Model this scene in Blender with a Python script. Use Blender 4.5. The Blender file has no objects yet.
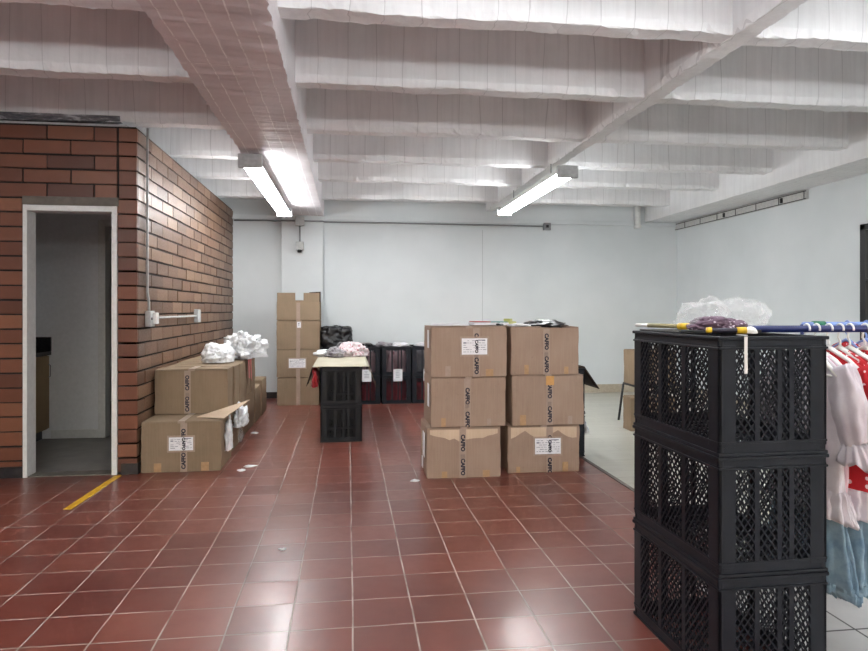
import bpy, bmesh, math, random
from mathutils import Vector, Matrix, noise
from math import sin, cos, pi, radians as RAD

sc = bpy.context.scene
COL = sc.collection
rnd = random.Random(11)

# ------------------------------------------------------------------ helpers
def srgb(r, g, b):
    f = lambda c: (c/255/12.92) if c/255 <= 0.04045 else ((c/255+0.055)/1.055)**2.4
    return (f(r), f(g), f(b), 1.0)

class MB:
    """collects geometry, becomes one mesh object"""
    def __init__(self):
        self.v = []; self.f = []; self.m = []; self.c = None
    def add(self, verts, faces, mi=0):
        o = len(self.v); self.v += [tuple(p) for p in verts]
        for f in faces:
            self.f.append([o+i for i in f]); self.m.append(mi)
        return self
    def box(self, x0, x1, y0, y1, z0, z1, mi=0, M=None):
        p = [(x0,y0,z0),(x1,y0,z0),(x1,y1,z0),(x0,y1,z0),(x0,y0,z1),(x1,y0,z1),(x1,y1,z1),(x0,y1,z1)]
        if M: p = [M @ Vector(q) for q in p]
        return self.add(p, [(0,3,2,1),(4,5,6,7),(0,1,5,4),(1,2,6,5),(2,3,7,6),(3,0,4,7)], mi)
    def bbox(self, x0, x1, y0, y1, z0, z1, b=.004, mi=0, M=None):
        """box with chamfered edges"""
        bm = bmesh.new(); bmesh.ops.create_cube(bm, size=1)
        for v in bm.verts:
            v.co = Vector(((x0+x1)/2+v.co.x*(x1-x0), (y0+y1)/2+v.co.y*(y1-y0), (z0+z1)/2+v.co.z*(z1-z0)))
        bmesh.ops.bevel(bm, geom=bm.edges[:], offset=b, segments=2, affect='EDGES', profile=.6)
        bm.verts.index_update()
        vs = [v.co.copy() for v in bm.verts]
        if M: vs = [M @ q for q in vs]
        fs = [[v.index for v in f.verts] for f in bm.faces]
        bm.free()
        return self.add(vs, fs, mi)
    def tube(self, pts, r, n=10, mi=0, cap=True):
        pts = [Vector(p) for p in pts]; rings = []
        rr = r if isinstance(r, (list, tuple)) else [r]*len(pts)
        up = None
        for i, p in enumerate(pts):
            t = (pts[min(i+1, len(pts)-1)] - pts[max(i-1, 0)]).normalized()
            if up is None:
                up = Vector((0,0,1)) if abs(t.z) < .9 else Vector((1,0,0))
            a = t.cross(up); 
            if a.length < 1e-5: a = t.cross(Vector((1,0.2,0)))
            a.normalize(); b = a.cross(t).normalized(); up = b
            rings.append([p + a*cos(2*pi*k/n)*rr[i] + b*sin(2*pi*k/n)*rr[i] for k in range(n)])
        vs = [q for ring in rings for q in ring]
        fs = [(i*n+k, i*n+(k+1)%n, (i+1)*n+(k+1)%n, (i+1)*n+k) for i in range(len(pts)-1) for k in range(n)]
        if cap:
            fs.append(list(range(n))[::-1]); fs.append([(len(pts)-1)*n+k for k in range(n)])
        return self.add(vs, fs, mi)
    def bar(self, p, q, w, t, nrm):
        """flat bar from p to q, width w in plane, thickness t along nrm"""
        p = Vector(p); q = Vector(q); nrm = Vector(nrm)
        a = (q-p).normalized().cross(nrm).normalized()*w/2; b = nrm*t/2
        return self.add([p-a-b, p+a-b, q+a-b, q-a-b, p-a+b, p+a+b, q+a+b, q-a+b],
                        [(0,3,2,1),(4,5,6,7),(0,1,5,4),(1,2,6,5),(2,3,7,6),(3,0,4,7)])
    def build(self, name, mats, parent=None, smooth=False, loc=None, rot=None):
        me = bpy.data.meshes.new(name)
        me.from_pydata([tuple(v) for v in self.v], [], self.f)
        if not isinstance(mats, (list, tuple)): mats = [mats]
        for m in mats: me.materials.append(m)
        me.polygons.foreach_set('material_index', self.m)
        if self.c:
            ca = me.color_attributes.new('tone', 'FLOAT_COLOR', 'POINT')
            for i, c in enumerate(self.c): ca.data[i].color = (c, c, c, 1)
        me.update()
        bm = bmesh.new(); bm.from_mesh(me); bmesh.ops.recalc_face_normals(bm, faces=bm.faces); bm.to_mesh(me); bm.free()
        if smooth: me.polygons.foreach_set('use_smooth', [True]*len(me.polygons))
        o = bpy.data.objects.new(name, me); COL.objects.link(o)
        if parent: o.parent = parent
        if loc: o.location = loc
        if rot: o.rotation_euler = rot
        return o

def tag(o, label=None, cat=None, group=None, kind=None):
    if label: o['label'] = label
    if cat: o['category'] = cat
    if group: o['group'] = group
    if kind: o['kind'] = kind
    return o
def empty(name, loc, rz=0, label=None, cat=None, group=None, kind=None):
    o = bpy.data.objects.new(name, None); COL.objects.link(o)
    o.empty_display_size = .1
    o.location = loc; o.rotation_euler = (0, 0, rz)
    return tag(o, label, cat, group, kind)
def struct(o):
    o['kind'] = 'structure'; return o
def copy_tree(o, parent=None):
    c = o.copy(); COL.objects.link(c)
    if parent: c.parent = parent
    for ch in list(o.children): copy_tree(ch, c)
    return c

def text_mesh(name, s, size, mat, parent, M, depth=.0004):
    cu = bpy.data.curves.new(name, 'FONT'); cu.body = s; cu.size = size; cu.extrude = depth
    cu.align_x = 'CENTER'; cu.align_y = 'CENTER'; cu.offset = size*.06
    t = bpy.data.objects.new(name+'_src', cu); COL.objects.link(t)
    dg = bpy.context.evaluated_depsgraph_get()
    me = bpy.data.meshes.new_from_object(t.evaluated_get(dg))
    bpy.data.objects.remove(t); bpy.data.curves.remove(cu)
    me.materials.clear(); me.materials.append(mat); me.transform(M)
    me.name = name
    o = bpy.data.objects.new(name, me); COL.objects.link(o); o.parent = parent
    return o

# ------------------------------------------------------------------ materials
class NT:
    def __init__(self, name):
        self.m = bpy.data.materials.new(name); self.m.use_nodes = True
        self.t = self.m.node_tree; self.b = self.t.nodes['Principled BSDF']
        self.out = self.t.nodes['Material Output']
    def n(self, typ, **kw):
        nd = self.t.nodes.new('ShaderNode'+typ)
        for k, v in kw.items():
            if k.startswith('_'): setattr(nd, k[1:], v)
            else:
                key = int(k[1:]) if k[0] == 'i' and k[1:].isdigit() else k.replace('__', ' ')
                if isinstance(v, bpy.types.NodeSocket): self.t.links.new(v, nd.inputs[key])
                else: nd.inputs[key].default_value = v
        return nd
    def l(self, a, b): self.t.links.new(a, b)
    def coord(self, kind='Object', scale=(1,1,1), rot=(0,0,0), loc=(0,0,0)):
        c = self.n('TexCoord'); mp = self.n('Mapping', Scale=scale, Rotation=rot, Location=loc)
        self.l(c.outputs[kind], mp.inputs['Vector']); return mp.outputs[0]
    def noise(self, vec, scale, detail=4, rough=.55):
        return self.n('TexNoise', Vector=vec, Scale=scale, Detail=detail, Roughness=rough).outputs['Fac']
    def ramp(self, fac, stops):
        r = self.n('ValToRGB', Fac=fac); e = r.color_ramp.elements
        while len(e) < len(stops): e.new(.5)
        for i, (p, c) in enumerate(stops):
            e[i].position = p; e[i].color = c if len(c) == 4 else (*c, 1)
        return r.outputs[0]
    def mix(self, fac, a, b, mode='MIX'):
        x = self.t.nodes.new('ShaderNodeMix'); x.data_type = 'RGBA'; x.blend_type = mode
        for s, v in ((x.inputs[0], fac), (x.inputs[6], a), (x.inputs[7], b)):
            if isinstance(v, bpy.types.NodeSocket): self.l(v, s)
            else: s.default_value = v
        return x.outputs[2]
    def math(self, op, a, b=0.):
        x = self.n('Math', _operation=op)
        for i, v in ((0, a), (1, b)):
            if isinstance(v, bpy.types.NodeSocket): self.l(v, x.inputs[i])
            else: x.inputs[i].default_value = v
        return x.outputs[0]
    def bump(self, h, strength=.3, dist=.01, prev=None):
        b = self.n('Bump', Height=h, Strength=strength, Distance=dist)
        if prev: self.l(prev, b.inputs['Normal'])
        self.l(b.outputs[0], self.b.inputs['Normal']); return b.outputs[0]
    def set(self, **kw):
        for k, v in kw.items():
            s = self.b.inputs[k.replace('__', ' ')]
            if isinstance(v, bpy.types.NodeSocket): self.l(v, s)
            else: s.default_value = v
        return self

def simple(name, col, rough=.6, metal=0, spec=.5, var=.06, nscale=30, bump=0.0, bdist=.002, **kw):
    t = NT(name); v = t.coord()
    n = t.noise(v, nscale)
    c2 = tuple(min(1, c*(1+var*2)) for c in col[:3])+(1,); c1 = tuple(c*(1-var*2) for c in col[:3])+(1,)
    t.set(Base__Color=t.ramp(n, [(.3, c1), (.7, c2)]), Roughness=rough, Metallic=metal, **kw)
    t.b.inputs['Specular IOR Level'].default_value = spec
    if bump: t.bump(n, bump, bdist)
    return t.m

def m_wall():
    t = NT('white_painted_wall'); v = t.coord()
    a = t.noise(v, 1.3, 3); b = t.noise(v, 40, 3)
    t.set(Base__Color=t.ramp(a, [(.3, srgb(207,213,215)), (.7, srgb(217,222,224))]), Roughness=.55)
    t.b.inputs['Specular IOR Level'].default_value = .3
    t.bump(b, .12, .002); return t.m
def m_concrete(name, boards):
    t = NT(name); v = t.coord()
    a = t.noise(v, 2.2, 5); st = t.noise(t.coord(scale=(26, 26, 1.6)), 1, 4, .6); b = t.noise(v, 22, 5); c = t.noise(v, 9, 6, .7)
    if boards == 'face':      # narrow upright boards, seen on the sides of the ribs
        w = t.coord(rot=(pi/2, 0, 0))
        br = t.n('TexBrick', Vector=t.mix(.06, w, t.n('TexNoise', Vector=t.coord(scale=(1, 1, .12)), Scale=6).outputs['Color'], 'LINEAR_LIGHT'), Scale=1.0, Mortar__Size=.0035, Mortar__Smooth=.5, Brick__Width=.19, Row__Height=4.0, Color1=(1,1,1,1), Color2=(.86,.86,.86,1), Mortar=(.35,.35,.35,1))
    elif boards == 'along':   # boards along the beam
        w = t.coord(rot=(0, 0, pi/2), loc=(.3, .02, 0))
        br = t.n('TexBrick', Vector=t.mix(.012, w, t.n('TexNoise', Vector=v, Scale=4).outputs['Color'], 'LINEAR_LIGHT'), Scale=1.0, Mortar__Size=.0045, Mortar__Smooth=.2, Brick__Width=1.15, Row__Height=.105, Color1=(.8,.8,.8,1), Color2=(.9,.9,.9,1), Mortar=(1,1,1,1))
        br.offset = 0
    else: br = None
    base = t.ramp(a, [(.3, srgb(226,227,228)), (.7, srgb(240,240,241))])
    if boards == 'along':
        seam = t.math('SUBTRACT', 1, br.outputs['Fac'])
        base = t.mix(t.math('MULTIPLY', br.outputs['Fac'], t.ramp(b, [(.38, (0,0,0)), (.48, (1,1,1))])), t.ramp(a, [(.3, srgb(216,211,214)), (.7, srgb(232,228,231))]), srgb(254,254,254))
    elif boards == 'face':
        base = t.mix(t.math('MULTIPLY', br.outputs['Fac'], .35), base, srgb(150,148,150))
        base = t.mix(t.math('MULTIPLY', t.ramp(st, [(.42, (1,)*3), (.55, (0,)*3)]), .09), base, srgb(170,166,168))
    spots = t.ramp(c, [(.72, (0,0,0)), (.76, (1,1,1))])
    base = t.mix(t.math('MULTIPLY', spots, .45), base, srgb(120,115,115))
    t.set(Base__Color=base, Roughness=.5)
    n1 = t.bump(b, .35, .008)
    if br is not None: t.bump(br.outputs['Color'], .5, .004, n1)
    return t.m
def m_soot():
    t = NT('sooty_concrete'); v = t.coord()
    w = t.coord(rot=(pi/2,0,0), scale=(1,1,1))
    c = t.noise(t.coord(scale=(1.2, 6, 6)), 3, 6, .7)
    t.set(Base__Color=t.ramp(c, [(.38, srgb(74,74,78)), (.5, srgb(120,118,122)), (.6, srgb(200,200,204))]), Roughness=.7)
    t.bump(c, .4, .01); return t.m
def m_brick(name, c1, c2, c3):
    t = NT(name); v = t.coord()
    at = t.n('Attribute', _attribute_name='tone').outputs['Fac']
    a = t.noise(v, 9, 5); b = t.noise(v, 60, 4, .7)
    base = t.ramp(at, [(0, c1), (.5, c2), (1, c3)])
    base = t.mix(t.math('MULTIPLY', a, .35), base, (.05,.03,.02,1))
    t.set(Base__Color=base, Roughness=t.ramp(b, [(.3, (.33,)*3), (.7, (.55,)*3)]))
    t.bump(b, .35, .003); return t.m
def m_tiles():
    t = NT('red_clay_floor_tiles')
    v = t.coord(loc=(-.02, -2.685, 0))
    vv = t.mix(.006, v, t.n('TexNoise', Vector=v, Scale=1.5).outputs['Color'], 'LINEAR_LIGHT')
    br = t.n('TexBrick', Vector=vv, Scale=1.0, Mortar__Size=.0040, Mortar__Smooth=.25, Brick__Width=.254, Row__Height=.249,
             Color1=(0,0,0,1), Color2=(1,1,1,1), Mortar=(.5,.5,.5,1), Bias=0.0)
    br.offset = 0
    a = t.noise(v, 2.0, 5, .6); b = t.noise(v, 14, 5, .6); c = t.noise(v, 70, 3)
    tile = t.ramp(br.outputs['Color'], [(0, srgb(98,44,35)), (.5, srgb(111,53,42)), (1, srgb(124,64,50))])
    tile = t.mix(t.ramp(b, [(.4, (0,0,0)), (.85, (.35,.35,.35))]), tile, srgb(104,54,48))
    tile = t.mix(t.ramp(a, [(.4, (0,0,0)), (.75, (.35,.35,.35))]), tile, srgb(138,82,70))
    grout = t.ramp(t.noise(v, 3.5, 3), [(.32, srgb(112,98,91)), (.56, srgb(176,163,154))])
    t.set(Base__Color=t.mix(br.outputs['Fac'], tile, grout),
          Roughness=t.mix(br.outputs['Fac'], t.ramp(b, [(.25, (.285,)*3), (.8, (.38,)*3)]), (.8,.8,.8,1)))
    t.b.inputs['Specular IOR Level'].default_value = .55
    n1 = t.bump(t.noise(v, 1.2, 2), .2, .02)
    n2 = t.bump(b, .05, .003, n1)
    n3 = t.bump(t.math('SUBTRACT', 1, br.outputs['Fac']), .5, .003, n2)
    # every tile is laid at a slightly different tilt
    r1 = t.math('MULTIPLY', t.math('SUBTRACT', br.outputs['Color'], .5), .03)
    r2 = t.math('MULTIPLY', t.math('SUBTRACT', t.math('FRACT', t.math('MULTIPLY', br.outputs['Color'], 7.3)), .5), .03)
    cv = t.n('CombineXYZ'); t.l(r1, cv.inputs[0]); t.l(r2, cv.inputs[1])
    ad = t.n('VectorMath', _operation='ADD'); t.l(n3, ad.inputs[0]); t.l(cv.outputs[0], ad.inputs[1])
    no = t.n('VectorMath', _operation='NORMALIZE'); t.l(ad.outputs[0], no.inputs[0]); t.l(no.outputs[0], t.b.inputs['Normal'])
    t.b.inputs['Coat Weight'].default_value = .2; t.b.inputs['Coat Roughness'].default_value = .16
    t.l(no.outputs[0], t.b.inputs['Coat Normal'])
    return t.m
def m_pale_floor():
    t = NT('pale_floor'); v = t.coord(loc=(-2.04, -2.40, 0))
    br = t.n('TexBrick', Vector=v, Scale=1.0, Mortar__Size=.0028, Brick__Width=.9, Row__Height=.185, Color1=(0,0,0,1), Color2=(1,1,1,1), Mortar=(.5,.5,.5,1))
    a = t.noise(t.coord(scale=(1, 8, 1)), 4, 5)
    tile = t.ramp(a, [(.3, srgb(176,174,162)), (.7, srgb(192,190,178))])
    tile = t.mix(.25, tile, t.ramp(br.outputs['Color'], [(0, srgb(165,163,150)), (1, srgb(200,198,188))]))
    t.set(Base__Color=t.mix(t.math('MULTIPLY', br.outputs['Fac'], .6), tile, srgb(130,126,115)), Roughness=.3)
    return t.m
def m_white_tile():
    t = NT('white_floor_tiles'); v = t.coord(loc=(-2.04, -2.40, 0))
    br = t.n('TexBrick', Vector=v, Scale=1.0, Mortar__Size=.005, Brick__Width=.45, Row__Height=.45, Color1=(0,0,0,1), Color2=(1,1,1,1), Mortar=(.5,.5,.5,1))
    br.offset = 0
    a = t.noise(v, 4, 5)
    t.set(Base__Color=t.mix(br.outputs['Fac'], t.ramp(a, [(.3, srgb(190,188,186)), (.7, srgb(208,206,204))]), srgb(60,56,54)), Roughness=.3)
    return t.m
def m_card(name, col, dark, wornc):
    t = NT(name); v = t.coord()
    oi = t.n('ObjectInfo').outputs['Random']
    vv = t.n('VectorMath', _operation='ADD'); t.l(v, vv.inputs[0]); t.l(oi, vv.inputs[1]); v2 = vv.outputs[0]
    a = t.noise(v2, 3.5, 4); g = t.noise(v2, 25, 5, .65)
    st = t.n('TexNoise', Vector=t.coord(scale=(1, 1, .05)), Scale=90, Detail=2).outputs['Fac']
    base = t.ramp(a, [(.3, dark), (.7, col)])
    base = t.mix(t.math('MULTIPLY', t.ramp(st, [(.4, (0,)*3), (.7, (1,)*3)]), .18), base, wornc)
    base = t.mix(t.ramp(g, [(.62, (0,)*3), (.78, (.35,)*3)]), base, tuple(c*.6 for c in dark[:3])+(1,))
    t.set(Base__Color=base, Roughness=.75); t.b.inputs['Specular IOR Level'].default_value = .2
    t.bump(st, .15, .001); return t.m
def m_emit(name, col, s):
    t = NT(name); t.set(Base__Color=(0.8,.8,.8,1), Emission__Color=col, Emission__Strength=s); return t.m
def m_film(name, col, alpha, rough=.15):
    t = NT(name); v = t.coord()
    n = t.noise(v, 40, 4)
    t.set(Base__Color=col, Roughness=rough, Alpha=t.ramp(n, [(.35, (alpha*.6,)*3), (.7, (min(1, alpha*1.5),)*3)]))
    t.bump(n, .5, .01); return t.m
def m_cloth(name, c1, c2, scale=12, rough=.85, transl=0.0, alpha=1.0):
    t = NT(name); v = t.coord()
    n = t.noise(v, scale, 4)
    t.set(Base__Color=t.ramp(n, [(.38, c1), (.62, c2)]), Roughness=rough, Alpha=alpha)
    t.b.inputs['Sheen Weight'].default_value = .2
    t.bump(t.noise(v, 90, 4), .4, .003); return t.m
def m_print(name, base, flower, scale=38, thr=.33):
    t = NT(name); v = t.coord()
    vo = t.n('TexVoronoi', Vector=v, Scale=scale).outputs['Distance']
    n = t.noise(v, 14, 3)
    f = t.math('MULTIPLY', t.math('LESS_THAN', vo, thr), t.math('GREATER_THAN', n, .48))
    t.set(Base__Color=t.mix(f, base, flower), Roughness=.85); t.bump(t.noise(v, 60, 4), .4, .004); return t.m

WALL = m_wall()
CONC = m_concrete('painted_board_concrete', 'face')
CONCB = m_concrete('painted_beam_concrete', 'along')
SLAB = m_concrete('painted_slab', None)
SOOT = m_soot()
BRICKF = m_brick('red_brick', srgb(92,50,35), srgb(122,71,49), srgb(140,90,64))
BRICKS = m_brick('tan_brick', srgb(92,66,50), srgb(112,82,62), srgb(130,102,80))
MORTAR = simple('dark_mortar', srgb(38,34,33), .9, bump=.4)
LINTEL = simple('grey_lintel', srgb(112,106,98), .85, var=.12, nscale=12, bump=.4)
TILES = m_tiles(); PALE = m_pale_floor(); WTILE = m_white_tile()
KFLOOR = simple('grey_vinyl_floor', srgb(132,128,124), .35, var=.1, nscale=6)
DARKBASE = simple('dark_skirting_tile', srgb(42,38,40), .4, var=.15)
WOODBASE = simple('pale_skirting', srgb(178,168,150), .5)
FRAMEW = simple('white_enamel', srgb(225,226,224), .35, var=.03)
CARD = m_card('cardboard', srgb(160,137,121), srgb(149,126,110), srgb(180,159,144))
CARD2 = m_card('dimmed_cardboard', srgb(143,124,103), srgb(129,111,90), srgb(158,140,119))  # darker copy of the cardboard, weaker light painted into its tone
CARDIN = m_card('torn_cardboard', srgb(206,184,160), srgb(190,166,142), srgb(222,204,184))
CARDPALE = m_card('pale_sheet_cardboard', srgb(184,178,160), srgb(168,162,144), srgb(200,195,178))
CARDDARK = m_card('shaded_cardboard', srgb(62,48,42), srgb(48,38,34), srgb(80,64,56))  # cardboard with shade painted into the colour, for the drooping flap
TAPE = simple('clear_packing_tape', srgb(160,140,126), .3, var=.05)
TAPEB = simple('brown_packing_tape', srgb(172,136,98), .35, var=.08)
INK = simple('navy_ink', srgb(28,26,44), .6)
INKB = simple('grey_print', srgb(128,112,104), .7)
INKG = simple('label_print', srgb(120,122,138), .7)
PAPER = simple('white_label_paper', srgb(232,232,236), .6, var=.02)
BLACKP = simple('black_crate_plastic', srgb(22,25,33), .45, var=.12, nscale=15, spec=.3)
BLACKP2 = simple('black_plastic', srgb(22,22,25), .4)
GREYM = simple('grey_galvanised', srgb(140,142,144), .45, metal=.4)
GREYB = simple('grey_box_plastic', srgb(176,178,178), .5)
WPLAST = simple('white_plastic', srgb(228,228,226), .35, var=.02)
TUBE2 = m_emit('lit_near_tube', (.965, .985, 1, 1), 24)
TUBE = m_emit('lit_fluorescent_tube', (.965, .985, 1, 1), 34)
COUNTER = simple('black_granite', srgb(30,30,32), .2, var=.3, nscale=120)
CABWOOD = m_card('cabinet_wood', srgb(150,128,98), srgb(138,116,88), srgb(160,140,112))
YELLOW = simple('yellow_floor_tape', srgb(214,164,30), .5, var=.08)
BLACKBAG = m_film('black_bin_bag', srgb(16,16,20), 3, .28)
CLEARBAG = m_film('clear_bag_film', (.92,.93,.95,1), .17, .15)
WHITEBAG = m_cloth('white_knitted_plastic', srgb(214,216,220), srgb(238,240,242), 18, .5)
BLUEP = simple('blue_painted_pipe', srgb(28,42,98), .35, var=.08)
BLUEH = simple('light_blue_plastic', srgb(120,146,205), .4)
TULLEW = m_cloth('white_tulle', srgb(206,196,206), srgb(226,220,228), 9, .8, alpha=.86)
TULLEP = m_cloth('pink_tulle', srgb(218,176,192), srgb(232,200,212), 9, .8, alpha=.9)
REDC = m_print('red_flower_cloth', srgb(178,24,36), srgb(232,214,220), 30, .24)
REDP = m_cloth('red_cloth', srgb(150,26,36), srgb(186,44,52))
DENIM = m_cloth('blue_denim', srgb(96,122,142), srgb(126,150,166), 25)
PINKC = m_print('pink_print_cloth', srgb(206,170,176), srgb(150,60,70), 30)
GREYC = m_cloth('grey_knit', srgb(120,116,122), srgb(160,156,160))
PURPC = m_print('mauve_knit', srgb(96,76,92), srgb(200,190,200), 60, .3)
YELP = simple('yellow_plastic', srgb(214,176,40), .4)
OLIVEP = simple('olive_tube', srgb(150,142,108), .5)
GREENP = simple('green_plastic', srgb(38,110,82), .4)
REDPL = simple('red_cover', srgb(178,52,56), .5)
TEALPL = simple('teal_cover', srgb(52,128,120), .5)
SEATM = simple('black_seat', srgb(26,26,28), .55)
GLASS = NT('window_glass'); GLASS.set(Base__Color=(1,1,1,1), Roughness=.0, Transmission__Weight=1.0, IOR=1.02); GLASS = GLASS.m
DARKROOM = simple('grey_room_wall', srgb(205,205,206), .8)

# ------------------------------------------------------------------ setting
YB = 9.72          # back wall
XL = -1.648        # brick side wall face
YF = 5.40          # brick front wall face
XR = 5.16          # right wall
X0 = -5.6; Y0 = -4.2; ZS = 3.42
# floors
m = MB(); m.box(X0-.2, XR+.2, Y0-.2, YB+.3, -.2, -.012); m.add([(X0,Y0,0),(1.62,Y0,0),(1.62,2.9,0),(2.03,2.9,0),(2.03,YB,0),(XL,YB,0),(XL,YF+.06,0),(X0,YF+.06,0)], [(0,1,2,3,4,5,6,7)], 1)
m.add([(2.03,2.9,0),(XR,2.9,0),(XR,YB,0),(2.03,YB,0)], [(0,1,2,3)], 2)
m.add([(1.62,Y0,0),(XR,Y0,0),(XR,2.9,0),(1.62,2.9,0)], [(0,1,2,3)], 3)
m.add([(X0,YF+.06,0),(XL-.12,YF+.06,0),(XL-.12,YB,0),(X0,YB,0)], [(0,1,2,3)], 4)
me_floor = m.build('floor', [LINTEL, TILES, PALE, WTILE, KFLOOR]); struct(me_floor)
m = MB(); m.bbox(2.012, 2.048, 2.9, YB, -.01, .004, .002); m.bbox(1.60, 2.048, 2.88, 2.91, -.01, .004, .002)
struct(m.build('trim_1', simple('floor_joint_strip', srgb(96,86,80), .6)))

# walls
m = MB(); m.box(X0-.2, XR+.2, YB, YB+.2, 0, ZS)
wb = struct(m.build('wall_back', WALL))
m = MB(); m.bbox(-.955, -.362, YB-.10, YB+.01, 0, 2.66, .006); m.build('pilaster', WALL, wb)
m = MB(); m.box(2.022, 2.026, YB-.003, YB+.001, .1, 2.5); m.build('panel_joint', simple('grey_joint', srgb(150,154,156), .8), wb)  # thin grey strip along the wall seam
m = MB(); m.bbox(X0, XR, YB-.03, YB+.01, 2.60, 2.66, .005); m.build('wall_ledge', WALL, wb)
# right wall with window opening Y 3.0..5.98, z .9..2.15
m = MB(); wy0, wy1, wz0, wz1 = 2.9, 5.985, .10, 2.155
m.box(XR, XR+.18, wy1, YB, 0, ZS); m.box(XR, XR+.18, Y0, wy0, 0, ZS); m.box(XR, XR+.18, wy0, wy1, wz1, ZS); m.box(XR, XR+.18, wy0, wy1, 0, wz0)
wr = struct(m.build('wall_right', WALL))
m = MB()
for a in (wy0, wy1-.07, (wy0+wy1)/2-.03): m.bbox(XR-.02, XR+.06, a, a+.07, wz0, wz1, .004)
m.bbox(XR-.02, XR+.06, wy0, wy1, wz0, wz0+.06, .004); m.bbox(XR-.02, XR+.06, wy0, wy1, wz1-.06, wz1, .004); m.bbox(XR-.015, XR+.055, wy0, wy1, 1.58, 1.61, .004)
win = struct(m.build('window_1', BLACKP2))
m = MB(); m.box(XR+.02, XR+.026, wy0+.05, wy1-.05, wz0+.05, wz1-.05); m.build('pane', GLASS, win)
# louvre slot under the edge beam
m = MB(); m.box(XR-.03, XR+.01, 6.75, YB, 2.545, 2.65); 
lo = m.build('trim_2', simple('slot_plaster', srgb(196,196,194), .6)); struct(lo)
m = MB()
m.box(XR-.037, XR-.028, 6.75, YB, 2.545, 2.553); m.box(XR-.037, XR-.028, 6.75, YB, 2.63, 2.64)
for k in range(7): m.box(XR-.036, XR-.028, 6.78+k*.44, 6.786+k*.44, 2.55, 2.635)
for y in (7.15, 8.35): m.bbox(XR-.05, XR-.028, y, y+.03, 2.56, 2.62, .004)
m.build('slot_edge', BLACKP2, lo)
# left and rear walls of the hall
m = MB(); m.box(X0-.2, X0, Y0-.2, YB, 0, ZS); struct(m.build('wall_left', WALL))
m = MB(); m.box(X0, XR, Y0-.2, Y0, 0, .8); m.box(X0, XR, Y0-.2, Y0, 2.3, ZS); m.box(X0, -4.4, Y0-.2, Y0, .8, 2.3); m.box(3.8, XR, Y0-.2, Y0, .8, 2.3); m.box(-.5, .1, Y0-.2, Y0, .8, 2.3)
struct(m.build('wall_rear', WALL))
for i, (a, b) in enumerate(((-4.4, -.5), (.1, 3.8))):  # rear windows added out of view to let in soft daylight
    m = MB()
    for x in (a, (a+b)/2-.03, b-.06): m.bbox(x, x+.06, Y0-.12, Y0-.06, .8, 2.3, .004)
    for z in (.8, 2.24): m.bbox(a, b, Y0-.12, Y0-.06, z, z+.06, .004)
    w = struct(m.build('window_%d' % (i+2), BLACKP2))
    m = MB(); m.box(a+.03, b-.03, Y0-.10, Y0-.094, .83, 2.27); m.build('pane', GLASS, w)

# brick walls: dark mortar core with raised bricks
def brick(mb, tones, x0, x1, y0, y1, z0, z1, mi):
    n0 = len(mb.v); j = lambda: rnd.uniform(-.0025, .0025)
    mb.bbox(x0+j(), x1+j(), y0, y1, z0+j(), z1+j(), .003, mi)
    tn = min(1, max(0, rnd.gauss(.5, .28))); tones += [tn]*(len(mb.v)-n0)
CH = .113; BL = .345; ZT = 2.735; NC = 24
dx0, dx1, dz = -2.482, -1.795, 2.105
def wall_core(mb, tones, *a):
    n0 = len(mb.v); mb.box(*a, mi=0); tones += [.5]*(len(mb.v)-n0)
m = MB(); tn = []
r_ = .012
wall_core(m, tn, X0, dx0, YF+r_, YF+.13, 0, ZT); wall_core(m, tn, dx1, XL-r_, YF+r_, YF+.13, 0, ZT); wall_core(m, tn, dx0, dx1, YF+r_, YF+.13, dz, ZT)
for k in range(NC):
    z0 = .02+k*CH; z1 = z0+CH-.012
    # pier right of the door
    brick(m, tn, dx1+.012 if z0 > dz else dx1+.002, XL, YF, YF+.02, z0, z1, 1)
    off = (k % 2)*BL/2
    x = dx1 - off
    seq = []
    if off: seq.append((dx1-off+.006, dx1-.006))
    while x > X0:
        seq.append((max(X0, x-BL+.006), x-.006)); x -= BL
    for a, b in seq:
        if b-a < .03: continue
        if z0 < dz+.06 and z1 > dz:      # the lintel course
            if b > dx0-.01:
                b = min(b, dx0-.012)
        elif z0 < dz:
            if b > dx0: b = min(b, dx0-.006)
        if b-a > .03: brick(m, tn, a, b, YF, YF+.02, z0, z1, 1)
m.c = tn
wf = struct(m.build('wall_front', [MORTAR, BRICKF]))
m = MB(); m.bbox(dx0-.01, dx1+.01, YF-.001, YF+.12, dz, dz+.07, .004); m.build('lintel', LINTEL, wf)
m = MB(); tn = []
wall_core(m, tn, XL-.12, XL-r_, YF+.13, YB, 0, ZT)
wall_core(m, tn, XL-.12, XL-r_, YF+.012, YF+.13, 0, ZT)
for k in range(NC):
    z0 = .02+k*CH; z1 = z0+CH-.015
    y = YF+.03 - (0 if k % 2 else BL/2)
    while y < YB:
        a = max(YF+.022, y+.0035); b = min(YB, y+BL-.0035)
        if b-a > .03: brick(m, tn, XL-.02, XL, a, b, z0, z1, 1)
        y += BL
m.c = tn
struct(m.build('wall_brick_side', [MORTAR, BRICKS]))

# skirtings
m = MB(); m.bbox(XL, XL+.012, YF+.0, YB, 0, .085, .002); m.bbox(dx1+.03, XL+.012, YF-.012, YF+.02, 0, .085, .002); m.bbox(X0, dx0, YF-.012, YF+.02, 0, .085, .002)
struct(m.build('baseboard_left', DARKBASE))
m = MB(); m.bbox(XL, 2.0, YB-.012, YB+.01, 0, .09, .002); m.bbox(-.967, -.35, YB-.112, YB-.05, 0, .09, .002); struct(m.build('baseboard_back', DARKBASE))
m = MB(); m.bbox(2.0, XR, YB-.014, YB+.01, 0, .13, .003); m.bbox(XR-.014, XR+.01, 5.99, YB, 0, .13, .003); struct(m.build('baseboard_right', WOODBASE))

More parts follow.
